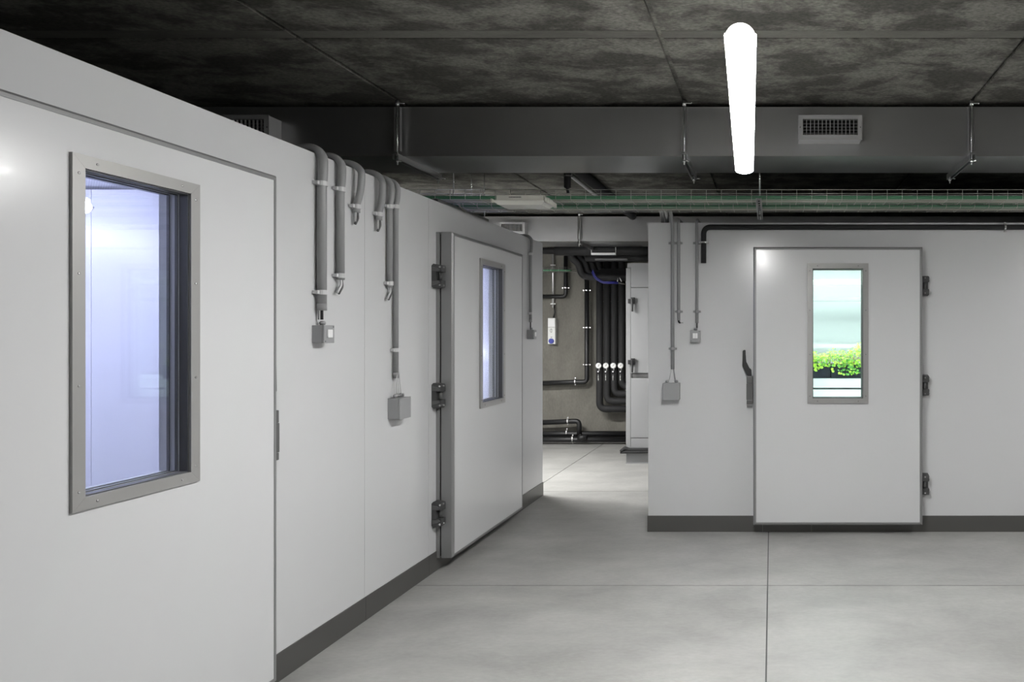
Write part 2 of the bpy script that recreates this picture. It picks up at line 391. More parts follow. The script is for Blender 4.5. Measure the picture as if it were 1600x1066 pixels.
# ---------------------------------------------------------------- tube luminaires
def tube_lamp(name, label, p0, p1, r, lens, group=None, wires=False, housing='whitep'):
    p0 = Vector(p0); p1 = Vector(p1); d = (p1 - p0).normalized()
    t = thing(name, label, 'lamp', (p0 + p1) / 2, group)
    L = (p1 - p0).length; side = d.cross(Vector((0, 0, 1))).normalized()
    def arc(bm, a0, a1, rr, s0, s1, fl=1.0, n=14):
        ri = []
        for s in (s0, s1):
            ri.append([bm.verts.new(p0 + d * s + side * rr * math.cos(a0 + (a1 - a0) * k / n) + Vector((0, 0, fl * rr * math.sin(a0 + (a1 - a0) * k / n)))) for k in range(n + 1)])
        for k in range(n):
            f = bm.faces.new((ri[0][k], ri[0][k + 1], ri[1][k + 1], ri[1][k])); f.smooth = True
        bm.faces.new(ri[0]); bm.faces.new(ri[1][::-1]); bm.faces.new((ri[0][0], ri[0][-1], ri[1][-1], ri[1][0]))
    bm = B(); e_ = .03 if lens == 'lensb' else (-.07 if lens.startswith('lens') else -.3); kf = (.06 if lens == 'lensb' else .42) if lens.startswith('lens') else 1.0; arc(bm, math.pi * (1 + e_), math.pi * (2 - e_), r, .012, L - .012, kf); obj('diffuser', bm, lens, t)
    bm = B(); hr = 1.06 if lens == 'lensb' else (.94 if lens.startswith('lens') else .45); arc(bm, math.pi * .02, math.pi * .98, r * hr, .013, L - .013) if lens.startswith('lens') else box(bm, *[c for q in zip(p0 - Vector((.012, 0, -r * .9)) if abs(d.y) > .5 else p0 - Vector((0, .012, -r * .9)), p1 + Vector((.012, 0, r * .9 + .02)) if abs(d.y) > .5 else p1 + Vector((0, .012, r * .9 + .02))) for c in q]); obj('housing', bm, housing, t)
    for s0, s1 in ((0, .0115), (L - .0115, L)):
        bm = B(); arc(bm, math.pi * .9, math.pi * 2.1, r * 1.01, s0, s1, .44); obj('end_cap', bm, lens if lens in ('lens', 'lens_rear_fill', 'lens_side_fill') else housing, t)
    if wires:
        for s in (.5, L - .1):
            q = p0 + d * s; bm = B(); tube(bm, [q + Vector((0, 0, r * .7)), Vector((q.x, q.y, CZ))], .0005, 6); obj('suspension_wire', bm, 'zinc', t)
    else:
        top = CZ if abs(p0.z - 2.42) < .05 and lens in ('lens', 'lensb') else None
    return t
tube_lamp('tube_lamp', 'long bright tube lamp hanging below the ceiling in front of the duct', (-.094, 2.10, 2.49), (-.149, 3.82, 2.49), .048, 'lens', wires=True)
tube_lamp('tube_lamp', 'added unseen fill lamp hanging behind the viewer', (-.12, -2.6, 2.74), (-.15, -1.0, 2.74), .048, 'lens_rear_fill', wires=True)  # added for fill light from behind, never in view
tube_lamp('tube_lamp', 'added unseen fill lamp hanging beyond the right edge of the view', (3.25, 3.0, 2.43), (3.25, 4.6, 2.43), .048, 'lens_side_fill', wires=True)  # added off frame to brighten the right wall
tube_lamp('tube_lamp', 'added unseen fill lamp hanging far right behind the viewer', (4.7, -1.6, 2.43), (4.7, 0.0, 2.43), .048, 'lens_rear_fill', wires=True)  # another added fill light, out of view
tube_lamp('tube_lamp', 'tube lamp hanging round the corner behind the left chamber', (-4.15, 7.45, 2.43), (-2.55, 7.45, 2.43), .048, 'lensb', wires=True)
gb = 'blue white grow lamps in the left chambers'
for nm, a, b in (('blue white grow lamp near the door window inside the first left chamber', (-3.35, 1.9, 2.22), (-3.35, 3.45, 2.22)),
                 ('blue white grow lamp deeper inside the first left chamber', (-4.3, 1.9, 2.22), (-4.3, 3.6, 2.22)),
                 ('blue white grow lamp under the ceiling of the second left chamber', (-3.6, 5.0, 2.17), (-3.6, 6.6, 2.17)),
                 ('low blue white grow lamp in the second left chamber', (-3.12, 5.9, 1.40), (-3.12, 6.75, 1.40))):
    t = tube_lamp('grow_lamp', nm, a, b, .03, 'lblue', gb)
    for y in (a[1] + .2, b[1] - .2):
        bm = B(); tube(bm, [(a[0], y, a[2] + .02), (a[0], y, 2.42)], .003, 6); obj('hanging_rod', bm, 'zinc', t)
gg = 'green white grow lamps over the plants'
for nm, a, b in (('green white grow lamp above the front of the plant rack', (-.4, 6.25, 2.30), (1.9, 6.25, 2.30)),
                 ('green white grow lamp above the back of the plant rack', (-.4, 6.9, 2.34), (1.9, 6.9, 2.34)),
                 ('added low green white fill lamp in front of the rack, hidden below the window', (-.4, 5.95, .38), (1.9, 5.95, .38)),  # added to brighten the shelf fronts, kept out of sight
                 ):
    t = tube_lamp('grow_lamp', nm, a, b, .03, 'lgreen', gg)
    for x in (a[0] + .3, b[0] - .3):
        bm = B(); tube(bm, [(x, a[1], a[2] + .02), (x, a[1], 2.42 if a[2] > 1 else 0)], .003, 6); obj('hanging_rod', bm, 'zinc', t)

# ---------------------------------------------------------------- ventilation ducts
def duct(label, y0, y1, x0, x1, z0=2.78, z1=3.10):
    t = thing('ventilation_duct', label, 'duct', ((x0 + x1) / 2, y0, z0), 'ventilation ducts under the ceiling')
    bm = B(); box(bm, x0, x1, y0, y1, z0, z1, .003); obj('duct_body', bm, 'duct', t)
    bm = B(); box(bm, x0, x1, y0 - .004, y0 + .006, z0 - .003, z0 + .003); box(bm, x0, x1, y0 - .002, y0 + .006, z1 - .003, z1 + .003); obj('folded_seam', bm, 'strut', t)
    return t
duct('large rectangular galvanised duct crossing just beyond the bright lamp', 4.66, 5.16, -6.6, 5.9)
duct('smaller looking galvanised duct crossing far back above the pipes', 8.95, 9.52, -6.6, 5.9, 2.78, 3.09)
def grille(label, x0, x1, yf, yd, z0=2.853, z1=3.012):
    t = thing('vent_grille', label, 'vent', ((x0 + x1) / 2, yf, z0), 'grilles on the ducts')
    e = .028
    bm = B(); frame_boxes(bm, x0, x1, z0, z1, (x0 + e, x1 - e, z0 + e, z1 - e), lambda p, q, r, s: box(bm, p, q, yf, yf + .006, r, s))
    frame_boxes(bm, x0 + .004, x1 - .004, z0 + .004, z1 - .004, (x0 + e - .008, x1 - e + .008, z0 + e - .008, z1 - e + .008), lambda p, q, r, s: box(bm, p, q, yf + .006, yd - .002, r, s))
    obj('collar', bm, 'grille', t)
    bm = B(); frame_boxes(bm, x0 + e, x1 - e, z0 + e, z1 - e, (x0 + e + .004, x1 - e - .004, z0 + e + .004, z1 - e - .004), lambda p, q, r, s: box(bm, p, q, yf - .004, yf + .006, r, s)); obj('inner_rim', bm, 'zinc', t)
    n = 14; bm = B()
    for k in range(1, n):
        x = x0 + e + (x1 - x0 - 2 * e) * k / n; box(bm, x - .0018, x + .0018, yf + .002, yf + .018, z0 + e + .004, z1 - e - .004)
    obj('vertical_slats', bm, 'grille', t)
    bm = B()
    for k in range(1, 5):
        z = z0 + e + (z1 - z0 - 2 * e) * k / 5; box(bm, x0 + e, x1 - e, yf + .022, yf + .036, z - .002, z + .002)
    obj('horizontal_slats', bm, 'latch', t)
    bm = B(); box(bm, x0 + e - .01, x1 - e + .01, yf + .05, yf + .055, z0 + e - .01, z1 - e + .01); obj('damper_plate', bm, 'rubber', t)
    for x in (x0 + .012, x1 - .012):
        bm = B(); tube(bm, [(x, yf, (z0 + z1) / 2), (x, yf - .002, (z0 + z1) / 2)], .004, 8); obj('screw', bm, 'zinc', t)
grille('silver vent grille on the near duct right of the bright lamp', .171, .582, 4.535, 4.66)
grille('vent grille on the near duct peeking over the left wall', -3.66, -3.24, 4.535, 4.66)
grille('small vent grille on the far duct above the left door', -3.42, -3.10, 8.83, 8.95, 2.86, 3.005)
def hanger(label, x, y0, y1, zs=2.742, grp='duct hangers'):
    t = thing('duct_hanger', label, 'hanger', (x, y0, zs), grp)
    bm = B(); w_ = .019
    # slotted channel under the duct, open side down
    box(bm, x - w_, x + w_, y0 - .06, y1 + .05, zs + .034, zs + .0375)
    for s in (-1, 1):
        box(bm, x + s * w_, x + s * (w_ - .003), y0 - .06, y1 + .05, zs, zs + .034); box(bm, x + s * w_, x + s * (w_ - .009), y0 - .06, y1 + .05, zs - .001, zs + .002)
    obj('channel', bm, 'strut', t)
    for y in (y0 - .035, y1 + .03):
        bm = B(); tube(bm, [(x, y, zs - .03), (x, y, CZ)], .005, 8); obj('threaded_rod', bm, 'zinc', t)
        bm = B(); tube(bm, [(x, y, zs - .012), (x, y, zs - .002)], .011, 6); obj('nut', bm, 'zinc', t)
        bm = B(); tube(bm, [(x, y, zs + .038), (x, y, zs + .048)], .011, 6); obj('nut', bm, 'zinc', t)
    y = y0 - .035
    bm = B(); box(bm, x - .021, x - .017, y - .008, y + .014, zs + .06, 3.09); box(bm, x + .017, x + .021, y - .008, y + .014, zs + .06, 3.09); box(bm, x - .021, x + .021, y + .014, y + .017, zs + .06, 3.09); obj('upright_channel', bm, 'strut', t)
    bm = B(); tube(bm, [(x - .01, y - .004, 3.115), (x + .05, y - .004, 3.115)], .004, 8); tube(bm, [(x, y, 3.10), (x, y, 3.135)], .013, 8); obj('clamp', bm, 'zinc', t)
    bm = B(); tube(bm, [(x, y1 + .05, zs + .01), (x + .045, y1 + .05, zs + .008)], .004, 8); obj('bolt', bm, 'zinc', t)
    bm = B(); tube(bm, [(x - .012, y, zs - .004), (x + .03, y, zs - .004)], .004, 8); obj('bolt', bm, 'zinc', t)
hanger('strut hanger holding the near duct above the left wall pipes', -2.46, 4.66, 5.16)
hanger('strut hanger holding the near duct just left of the bright lamp', -.575, 4.66, 5.16)
hanger('strut hanger holding the near duct at the right edge', 1.312, 4.66, 5.16)
hanger('strut hanger holding the far duct', -2.44, 8.95, 9.52)

# ---------------------------------------------------------------- cable trays
def tray(label, y0, y1, x0, x1, z0=2.553, h=.072, off=0):
    t = thing('cable_tray', label, 'cable tray', ((x0 + x1) / 2, y0, z0))
    bm = B(); r = .0020
    for (y, z) in ((y0, z0 + h), (y0, z0 + h * .62), (y0, z0 + .002), (y0 + (y1 - y0) / 3, z0), (y0 + 2 * (y1 - y0) / 3, z0), (y1, z0 + .002), (y1, z0 + h * .5), (y1, z0 + h)):
        tube(bm, [(x0, y, z), (x1, y, z)], r, 6)
    obj('long_wires', bm, 'wire', t)
    bm = B(); x = x0 + off
    while x < x1:
        tube(bm, [(x, y0 - .002, z0 + h), (x, y0 - .002, z0 + .008), (x, y0 + .01, z0 - .003), (x, y1 - .01, z0 - .003), (x, y1 + .002, z0 + .008), (x, y1 + .002, z0 + h)], r, 6)
        x += .107
    obj('cross_wires', bm, 'wire', t)
    return t
tray('nearer wire basket tray crossing under the duct, full of cables', 5.0, 5.2, -3.2, 5.8, off=.06)
tray('wire basket tray just behind the nearer tray, full of green cables', 5.30, 5.50, -3.2, 5.8, off=.02)
tray('short wire basket tray with green cables on the back wall', 10.12, 10.30, -6.6, -2.86, 2.50, .06)
def wav(y, z, x0, x1, ay, az, ph, n=60):
    return [(x0 + (x1 - x0) * k / n, y + ay * math.sin(ph + k * .31) + ay * .5 * math.sin(ph * 2 + k * .13), z + az * (1 + math.sin(ph * 3 + k * .23)) / 2) for k in range(n + 1)]
CN = {}
def cable(y, z, r, m, label, grp, x0=-3.2, x1=5.8, ay=.0015, az=.002):
    k = CN.get(grp, 0); CN[grp] = k + 1
    label = ('frontmost ', 'second from front ', 'third from front ', 'rearmost ', 'fifth ')[k] + label
    bm = B(); tube(bm, wav(y, z, x0, x1, ay, az, R.random() * 6), r, 8)
    tag(obj('cable', bm, m), label, 'cable', grp)
zb = 2.556
for y, r, dz in ((5.03, .008, 0), (5.045, .0075, .018), (5.17, .009, 0), (5.185, .008, .02)):
    cable(y, zb + r + dz, r, 'green', 'green cable lying in the nearer wire basket tray', 'green cables in the nearer tray')
for y, r, dz in ((5.065, .006, 0), (5.085, .006, 0), (5.105, .007, 0), (5.13, .008, 0)):
    cable(y, zb + r + dz, r, 'greyc', 'beige grey cable lying in the nearer wire basket tray', 'grey cables in the nearer tray')
for y, r, dz in ((5.322, .010, 0), (5.325, .009, .022), (5.35, .009, 0), (5.35, .008, .022)):
    cable(y, zb + r + dz, r, 'green', 'green cable lying in the rear wire basket tray', 'green cables in the rear tray')
for y, r, dz in ((5.375, .008, 0), (5.40, .009, 0), (5.42, .007, 0), (5.44, .008, 0), (5.465, .008, 0)):
    cable(y, zb + r + dz, r, 'sage' if y < 5.41 else 'greyc', ('pale sage cable lying in the rear wire basket tray' if y < 5.41 else 'beige cable lying in the rear wire basket tray'), ('sage cables in the rear tray' if y < 5.41 else 'beige cables in the rear tray'))
for k, y in enumerate((10.14, 10.165, 10.19)):
    cable(y, 2.504 + .012, .012, 'green', 'green cable lying in the short tray on the back wall', 'green cables in the back tray', -6.6, -2.9)
def tray_bracket(label, x, y0, y1, rods, zt=2.549):
    t = thing('tray_bracket', label, 'bracket', (x, y0, zt - .04), 'brackets under the trays')
    bm = B(); w_ = .02
    box(bm, x - w_, x + w_, y0, y1, zt - .003, zt)
    for s in (-1, 1): box(bm, x + s * w_, x + s * (w_ - .003), y0, y1, zt - .04, zt - .003); box(bm, x + s * w_, x + s * (w_ - .01), y0, y1, zt - .042, zt - .039)
    obj('channel', bm, 'strut', t)
    for y in rods:
        bm = B(); tube(bm, [(x, y, zt - .05), (x, y, CZ)], .004, 8); obj('threaded_rod', bm, 'zinc', t)
    for k in range(5):
        bm = B(); box(bm, x - .006, x + .006, y0 + .06 + k * .09, y0 + .10 + k * .09, zt - .0045, zt - .003); obj('slot', bm, 'rubber', t)
tray_bracket('short slotted bracket under the trays below the bright lamp', -.092, 4.93, 5.58, (5.25, 5.55))
tray_bracket('slotted bracket under the trays above the left wall', -2.36, 4.93, 5.82, (5.22, 5.53, 5.78))
# emergency light fixed below the near tray
p = P(768, 317, 4.78)
x0, x1 = p.x, P(852, 317, 4.78).x
t = thing('emergency_light', 'cream emergency light fitting hanging under the cable tray', 'lamp', ((x0 + x1) / 2, 4.88, 2.49))
bm = B(); box(bm, x0 + .028, x1 - .012, 4.79, 4.99, 2.508, 2.545, .003); obj('housing', bm, 'cream', t)
bm = B(); v0 = [(x0, 4.78), (x1, 4.78), (x1, 4.995), (x0, 4.995)]; v1 = [(x0 + .035, 4.81), (x1 - .035, 4.81), (x1 - .035, 4.97), (x0 + .035, 4.97)]
a = [bm.verts.new((*q, 2.508)) for q in v0]; b_ = [bm.verts.new((*q, 2.482)) for q in v1]; bm.faces.new(a); bm.faces.new(b_)
for i in range(4): bm.faces.new((a[i], a[(i + 1) % 4], b_[(i + 1) % 4], b_[i]))
obj('diffuser', bm, 'creamd', t)
bm = B(); box(bm, x1 - .004, x1 + .012, 4.775, 5.0, 2.492, 2.525, .004); box(bm, x1 + .0, x1 + .018, 4.80, 4.83, 2.488, 2.53, .003); obj('end_clip', bm, 'cream', t)
bm = B(); box(bm, x0 - .008, x0 + .006, 4.775, 4.80, 2.495, 2.52, .004); obj('end_clip', bm, 'cream', t)
bm = B()
xx = x0 + .115
for k in range(11):
    wd = R.choice((.004, .006, .008)); box(bm, xx, xx + wd, 4.788, 4.79, 2.528, 2.5345); xx += wd + .002
obj('printed_label', bm, 'latch', t)
bm = B(); box(bm, x0 + .1, x0 + .12, 4.86, 5.02, 2.545, 2.549); box(bm, x1 - .1, x1 - .08, 4.86, 5.02, 2.545, 2.549); obj('mounting_strap', bm, 'strut', t)

# ---------------------------------------------------------------- conduits on the left wall
def clip_bm(bm, c, r, axis, wall_dir):
    """saddle clip: ring round the pipe plus two ears against the wall"""
    c = Vector(c); wd = Vector(wall_dir); z = Vector((0, 0, 1)); s = z.cross(wd).normalized(); n = 16; h = .0115
    for ro in (r + .0045,):
        ring = []
        for dz in (-h, h):
            ring.append([bm.verts.new(c + s * ro * math.cos(2 * math.pi * k / n) + wd * ro * math.sin(2 * math.pi * k / n) + z * dz) for k in range(n)])
        for k in range(n): bm.faces.new((ring[0][k], ring[0][(k + 1) % n], ring[1][(k + 1) % n], ring[1][k]))
        bm.faces.new(ring[0]); bm.faces.new(ring[1])
    for sg in (-1, 1):
        q = c + s * sg * (r + .010)
        a, b = q - s * .009 - z * .0085, q + s * .009 + z * .0085
        lo = [min(a[i], b[i]) for i in range(3)]; hi = [max(a[i], b[i]) for i in range(3)]
        # ear stretches from the wall to the pipe centre
        for i in range(3):
            if abs(wd[i]) > .5:
                e0 = c[i] + wd[i] * r; e1 = c[i] - wd[i] * .004; lo[i], hi[i] = min(e0, e1), max(e0, e1)
        box(bm, lo[0], hi[0], lo[1], hi[1], lo[2], hi[2], .0015)
def lconduit(label, px, pend, d, clips, tails, bulge=.034, group='grey conduits over the left wall'):
    r = d / 2; X = XL + r + .006; y = F * (-X) / (VX - px)
    hz = lambda py: CH + (VY - py) * y / F
    t = thing('conduit', label, 'conduit', (X, y, hz(pend)), group)
    zc = hz(clips[0]); pts = [Vector((X, y, hz(pend))), Vector((X, y, zc - .02)), Vector((X + .004, y, zc + .02))]
    # smooth bend over the top edge
    cx, cz, rb = XL - .04, 2.462, .04 + bulge
    a = [(X + .004, zc + .02), (cx + rb, (zc + cz) / 2), (cx + rb, cz)]
    for k in range(1, 7):
        s = k / 6; q = (1 - s) ** 2 * Vector(a[0]) + 2 * s * (1 - s) * Vector(a[1]) + s * s * Vector(a[2]); pts.append(Vector((q.x, y, q.y)))
    for k in range(1, 11):
        an = math.pi / 2 * k / 10; pts.append(Vector((cx + rb * math.cos(an), y, cz + ((.046 + r) * math.sin(an)))))
    top = pts[-1].z
    pts += [Vector((XL - .25, y + .02, top - .01)), Vector((XL - .6, y + .1, 2.5 + r + .003)), Vector((XL - 1.6, y + .3, 2.5 + r + .003))]
    bm = B(); tube(bm, pts, r, 18)
    # small collar at the cut end
    tube(bm, [Vector((X, y, hz(pend) - .004)), Vector((X, y, hz(pend) + .03))], r * 1.04, 18)
    obj('pipe', bm, 'pvc', t)
    for c in clips:
        bm = B(); clip_bm(bm, (X, y, hz(c)), r, None, (-1, 0, 0)); obj('pipe_clip', bm, 'clip', t)
    for (pts2, rr, m) in tails(X, y, hz(pend)):
        bm = B(); tube(bm, fillet(pts2, .03, 6), rr, 8); obj('cable_tail', bm, m, t)
    return X, y, hz
def switch_box(label, o, w_, h, d, face, name='switch_box', rocker=True, glands=1, group=None, lid=False, cat='switch'):
    """o = bottom centre on the wall; face '+x' or '-y'"""
    t = thing(name, label, cat, o, group)
    if face == '+x': xf = Matrix.Translation(o) @ Matrix(((0, 0, 1, 0), (1, 0, 0, 0), (0, 1, 0, 0), (0, 0, 0, 1)))
    else: xf = Matrix.Translation(o) @ Matrix(((1, 0, 0, 0), (0, 0, -1, 0), (0, 1, 0, 0), (0, 0, 0, 1)))
    def add(nm, bm, m): return obj(nm, bm, m, t, xf)
    bm = B(); box(bm, -w_ / 2, w_ / 2, 0, h, 0, d - .012, .003); add('back_box', bm, 'box')
    bm = B(); box(bm, -w_ / 2 - .001, w_ / 2 + .001, -.001, h + .001, d - .011, d, .003); add('cover', bm, 'box')
    if rocker:
        n = 1 if w_ < .09 and face == '+x' else 2; rw = w_ * .5 / n
        for k in range(n):
            xx = -w_ * .25 + k * rw; bm = B(); box(bm, xx + .001, xx + rw - .001, h * .30, h * .76, d, d + .006, .001); add('rocker', bm, 'rocker')
    for sx, sy in ((w_ / 2 - .008, h - .008), (-w_ / 2 + .008, .008)) + (((-w_ / 2 + .008, h - .008), (w_ / 2 - .008, .008)) if lid else ()):
        bm = B(); tube(bm, [(sx, sy, d - .001), (sx, sy, d + .0012)], .0035, 10); add('screw', bm, 'latch' if rocker else 'box')
    for k in range(glands):
        gx = 0 if glands == 1 else (-w_ * .28 + k * w_ * .56 / (glands - 1)); bm = B()
        tube(bm, [(gx, h - .001, d * .45), (gx, h + .007, d * .45), (gx, h + .0075, d * .45), (gx, h + .016, d * .45), (gx, h + .022, d * .45)], .01, 12, rad=[.012, .012, .0145, .0145, .009]); add('cable_gland', bm, 'box')
    return t
def tails_cut(X, y, z):
    return [([(X, y, z + .02), (X + .002, y + .004, z - .03), (X + .0, y - .03, z - .075)], .006, 'clip'), ([(X, y + .006, z + .02), (X + .004, y + .012, z - .04), (X + .002, y - .018, z - .078)], .006, 'latch')]
def tails_short(X, y, z):
    return [([(X, y - .006, z + .02), (X, y - .008, z - .03), (X, y - .012, z - .055)], .005, 'clip'), ([(X, y + .006, z + .02), (X + .002, y + .01, z - .035), (X, y - .012, z - .068)], .007, 'latch')]
X1, y1, h1 = lconduit('thick grey conduit nearest the viewer, ending above a light switch', 503, 484, .043, (287, 457), lambda X, y, z: [([(X, y, z + .02), (X, y, z - .05)], .007, 'black'), ([(X - .01, y - .008, z + .02), (X - .01, y - .008, z - .05)], .004, 'box')])
switch_box('small grey light switch box with white rocker on the left wall', Vector((XL, y1 + .005, h1(536))), .08, .088, .062, '+x')
lconduit('second conduit from the viewer, ending in loose cable ends', 532, 436, .038, (296, 431), tails_cut)
lconduit('short bent conduit third from the viewer with dangling cable', 557, 331, .036, (323,), tails_short, .052)
lconduit('short bent conduit fourth from the viewer, right of the panel joint', 592, 343, .035, (335,), tails_short, .044)
lconduit('narrow conduit ending mid wall, left one of the touching pair', 609, 448, .032, (323, 443), tails_cut)
X6, y6, h6 = lconduit('long narrow conduit leading down to a junction box, right one of the pair', 618.5, 590, .030, (323, 547), lambda X, y, z: [([(X + .012, y + dy, z + .02), (X + .02, y + dy * 2.2, z - .112)], .0025, 'clip') for dy in (-.012, 0, .012)])
switch_box('square grey junction box on the left wall below the long conduit', Vector((XL, y6 + .01, h6(654))), .125, .125, .075, '+x', 'junction_box', False, 3, None, True, 'junction box')
X7, y7, h7 = lconduit('thin conduit at the far end of the left wall', 829, 503, .028, (397, 490), lambda X, y, z: [([(X, y, z + .02), (X, y, z - .06)], .006, 'black')], .03)
switch_box('small grey switch box at the far end of the left wall', Vector((XL, y7, h7(530))), .085, .085, .062, '+x')

# ---------------------------------------------------------------- conduits on the right wall
def rconduit(label, px, ptop, pend, d, clips, tails, to_tray=False):
    r = d / 2; Y = YR - r - .004; s = Y / F; x = (px - VX) * s; z = lambda py: CH + (VY - py) * s
    t = thing('conduit', label, 'conduit', (x, Y, z(pend)), 'grey conduits on the right wall')
    top = [(x, Y, 2.44), (x, Y - .03, 2.515), (x, 5.48, 2.60)] if to_tray else [(x, Y, 2.47), (x, Y + .01, 2.5 + r + .015), (x, Y + .5, 2.5 + r + .002)]
    if not to_tray: top = [(x, Y - .012, 2.45), (x, Y - .012, 2.5 + r + .012), (x, Y + .5, 2.5 + r + .012)]
    bm = B(); tube(bm, fillet([(x, Y, z(pend)), (x, Y, 2.35)] + top, .05, 8), r, 14); obj('pipe', bm, 'pvc', t)
    for c in clips:
        bm = B(); clip_bm(bm, (x, Y, z(c)), r, None, (0, 1, 0)); obj('pipe_clip', bm, 'pvc', t)
    for pts2, rr, m in tails(x, Y, z(pend)):
        bm = B(); tube(bm, fillet(pts2, .02, 5), rr, 8); obj('cable_tail', bm, m, t)
    return x, z
x, z = rconduit('long grey conduit on the right wall leading to a junction box', 1051, 328, 577, .028, (380, 545), lambda x, Y, z: [([(x - .006, Y, z + .02), (x - .024, Y - .01, z - .082)], .0025, 'clip'), ([(x + .004, Y, z + .02), (x + .022, Y - .01, z - .082)], .004, 'pvc')], True)
switch_box('square grey junction box on the right wall', Vector(((1050.5 - VX) * YR / F, YR, CH + (VY - 624) * YR / F)), .13, .135, .075, '-y', 'junction_box', False, 2, None, True, 'junction box')
rconduit('short middle conduit on the right wall ending in a cut cable', 1060.5, 345, 501, .025, (380, 487), lambda x, Y, z: [([(x, Y, z + .02), (x, Y, z - .012), (x + .012, Y - .01, z - .018)], .008, 'black'), ([(x, Y, z - .01), (x + .034, Y - .01, z - .018)], .005, 'clip')])
rconduit('conduit on the right wall leading to a light switch', 1089, 345, 505, .025, (380, 487), lambda x, Y, z: [([(x, Y, z + .02), (x, Y, z - .04)], .007, 'latch')])
switch_box('small grey light switch box with two white rockers on the right wall', Vector(((1087.5 - VX) * YR / F, YR, CH + (VY - 534) * YR / F)), .08, .09, .06, '-y')
# black insulated pipe across the top of the right wall
s = 5.668 / F
t = thing('insulated_pipe', 'thick black insulated pipe along the top of the right wall, turned down at its end', 'pipe', (1.8, 5.668, 2.4))
zp = CH + (VY - 355) * s; xp = (1099.5 - VX) * s
bm = B(); tube(bm, fillet([(xp, 5.668, CH + (VY - 411) * s), (xp, 5.668, zp), (4.5, 5.668, zp)], .06, 10), .0215, 16); obj('pipe', bm, 'foam', t)
def pclamp(bm, c, r, ax):
    c = Vector(c); n = 18; ring = []
    e1, e2 = {'z': (Vector((1, 0, 0)), Vector((0, 1, 0))), 'x': (Vector((0, 1, 0)), Vector((0, 0, 1)))}[ax]; axv = Vector((0, 0, 1)) if ax == 'z' else Vector((1, 0, 0))
    for d in (-.007, .007): ring.append([bm.verts.new(c + axv * d + (e1 * math.cos(2 * math.pi * k / n) + e2 * math.sin(2 * math.pi * k / n)) * (r + .002)) for k in range(n)])
    for k in range(n): bm.faces.new((ring[0][k], ring[0][(k + 1) % n], ring[1][(k + 1) % n], ring[1][k]))
    bm.faces.new(ring[0]); bm.faces.new(ring[1])
    sd = e1 if ax == 'z' else e2
    for sg in (-1, 1):
        q = c + sd * sg * (r + .010); box(bm, q.x - .009, q.x + .009, q.y - .006, q.y + .006, q.z - .009, q.z + .009, .002)
        tube(bm, [q - Vector((0, .014, 0)), q + Vector((0, .02, 0))], .004, 8)
bm = B(); pclamp(bm, (xp, 5.668, CH + (VY - 379) * s), .0215, 'z'); obj('pipe_clamp', bm, 'zinc', t)
bm = B(); pclamp(bm, ((1570 - VX) * s, 5.668, zp), .0215, 'x'); obj('pipe_clamp', bm, 'zinc', t)
# pale conduits dropping on to the chamber roof
for lab, dx in (('left of two pale conduits resting on the right chamber roof', -.03), ('right of two pale conduits resting on the right chamber roof', .006)):
    bm = B(); tube(bm, fillet([(-.845 + dx, 5.40, 2.61), (-.85 + dx, 5.62, 2.565), (-.90 + dx, 6.05, 2.518), (-.9 + dx, 7.5, 2.518)], .05, 5), .016, 12); tag(obj('conduit', bm, 'cond'), lab, 'conduit', 'pale conduits on the roof')
# ceiling items between ducts
bm = B(); tube(bm, [(-1.80, 6.2, CZ), (-1.80, 6.2, 2.89), (-1.80, 6.2, 2.88), (-1.795, 6.2, 2.84)], .031, 16, rad=[.031, .031, .014, .012])
t = thing('insulated_pipe', 'short black insulated pipe dropping from the ceiling between the ducts', 'pipe', (-1.8, 6.2, 2.84)); obj('pipe', bm, 'foam', t)
bm = B(); pclamp(bm, (-1.80, 6.2, 2.99), .031, 'z'); obj('pipe_clamp', bm, 'zinc', t)
bm = B(); tube(bm, [(-1.93, 5.3, 3.12), (-1.93, 7.75, 3.12)], .018, 10); tag(obj('conduit', bm, 'cond'), 'pale conduit running along the ceiling beyond the near duct', 'conduit')
bm = B(); tube(bm, [(-1.76, 6.35, 3.09), (-1.76, 8.9, 3.09)], .05, 12); tag(obj('insulated_pipe', bm, 'foam'), 'black insulated pipe running away along the ceiling beyond the near duct', 'pipe')
bm = B(); tube(bm, wav(5.75, 2.64, -2.1, -.9, .01, .02, 1, 20), .006, 8); tag(obj('cable', bm, 'greyc'), 'thin loose cable slung behind the trays', 'cable')
bm = B(); tube(bm, fillet([(-2.75, 5.15, 2.52), (-2.62, 5.15, 2.62), (-2.38, 5.2, 2.63), (-2.31, 5.3, 2.52)], .1, 6), .006, 8); tag(obj('cable', bm, 'greyc'), 'thin cable arching over the top of the left wall', 'cable')

# ---------------------------------------------------------------- back wall installations
YP = 10.30
def bp(px, py, y=YP): return P(px, py, y)
def wall_pipe(label, pxs, r, m='black', group='black pipes on the back wall', clamps=(), y=YP, fr=.06, name='pipe'):
    t = thing(name, label, 'pipe', bp(*pxs[-1], y), group)
    bm = B(); tube(bm, fillet([bp(a, b, y) for a, b in pxs], fr, 7), r, 14); obj('pipe_run', bm, m, t)
    for (a, b, ax) in clamps:
        bm = B(); c = bp(a, b, y); pclamp(bm, c, r + .004, ax); tube(bm, [c, (c.x, YB, c.z)], .006, 8); obj('pipe_clamp', bm, 'zinc', t)
wall_pipe('black pipe dropping on the back wall and turning left above the socket', [(884, 400), (884, 463.5), (820, 463.5)], .030, clamps=((884, 450, 'z'),), y=10.30)
wall_pipe('tall black pipe on the back wall turning left at its foot', [(917, 408), (917, 597), (898, 597), (820, 600)], .034, clamps=((917, 454, 'z'), (917, 512, 'z'), (917, 570, 'z'), (899, 596, 'x')), y=10.28)
wall_pipe('short black pipe elbow above the floor pipes', [(820, 661.5), (905, 658), (905, 680)], .036, clamps=((887.5, 658, 'x'),), y=10.22)
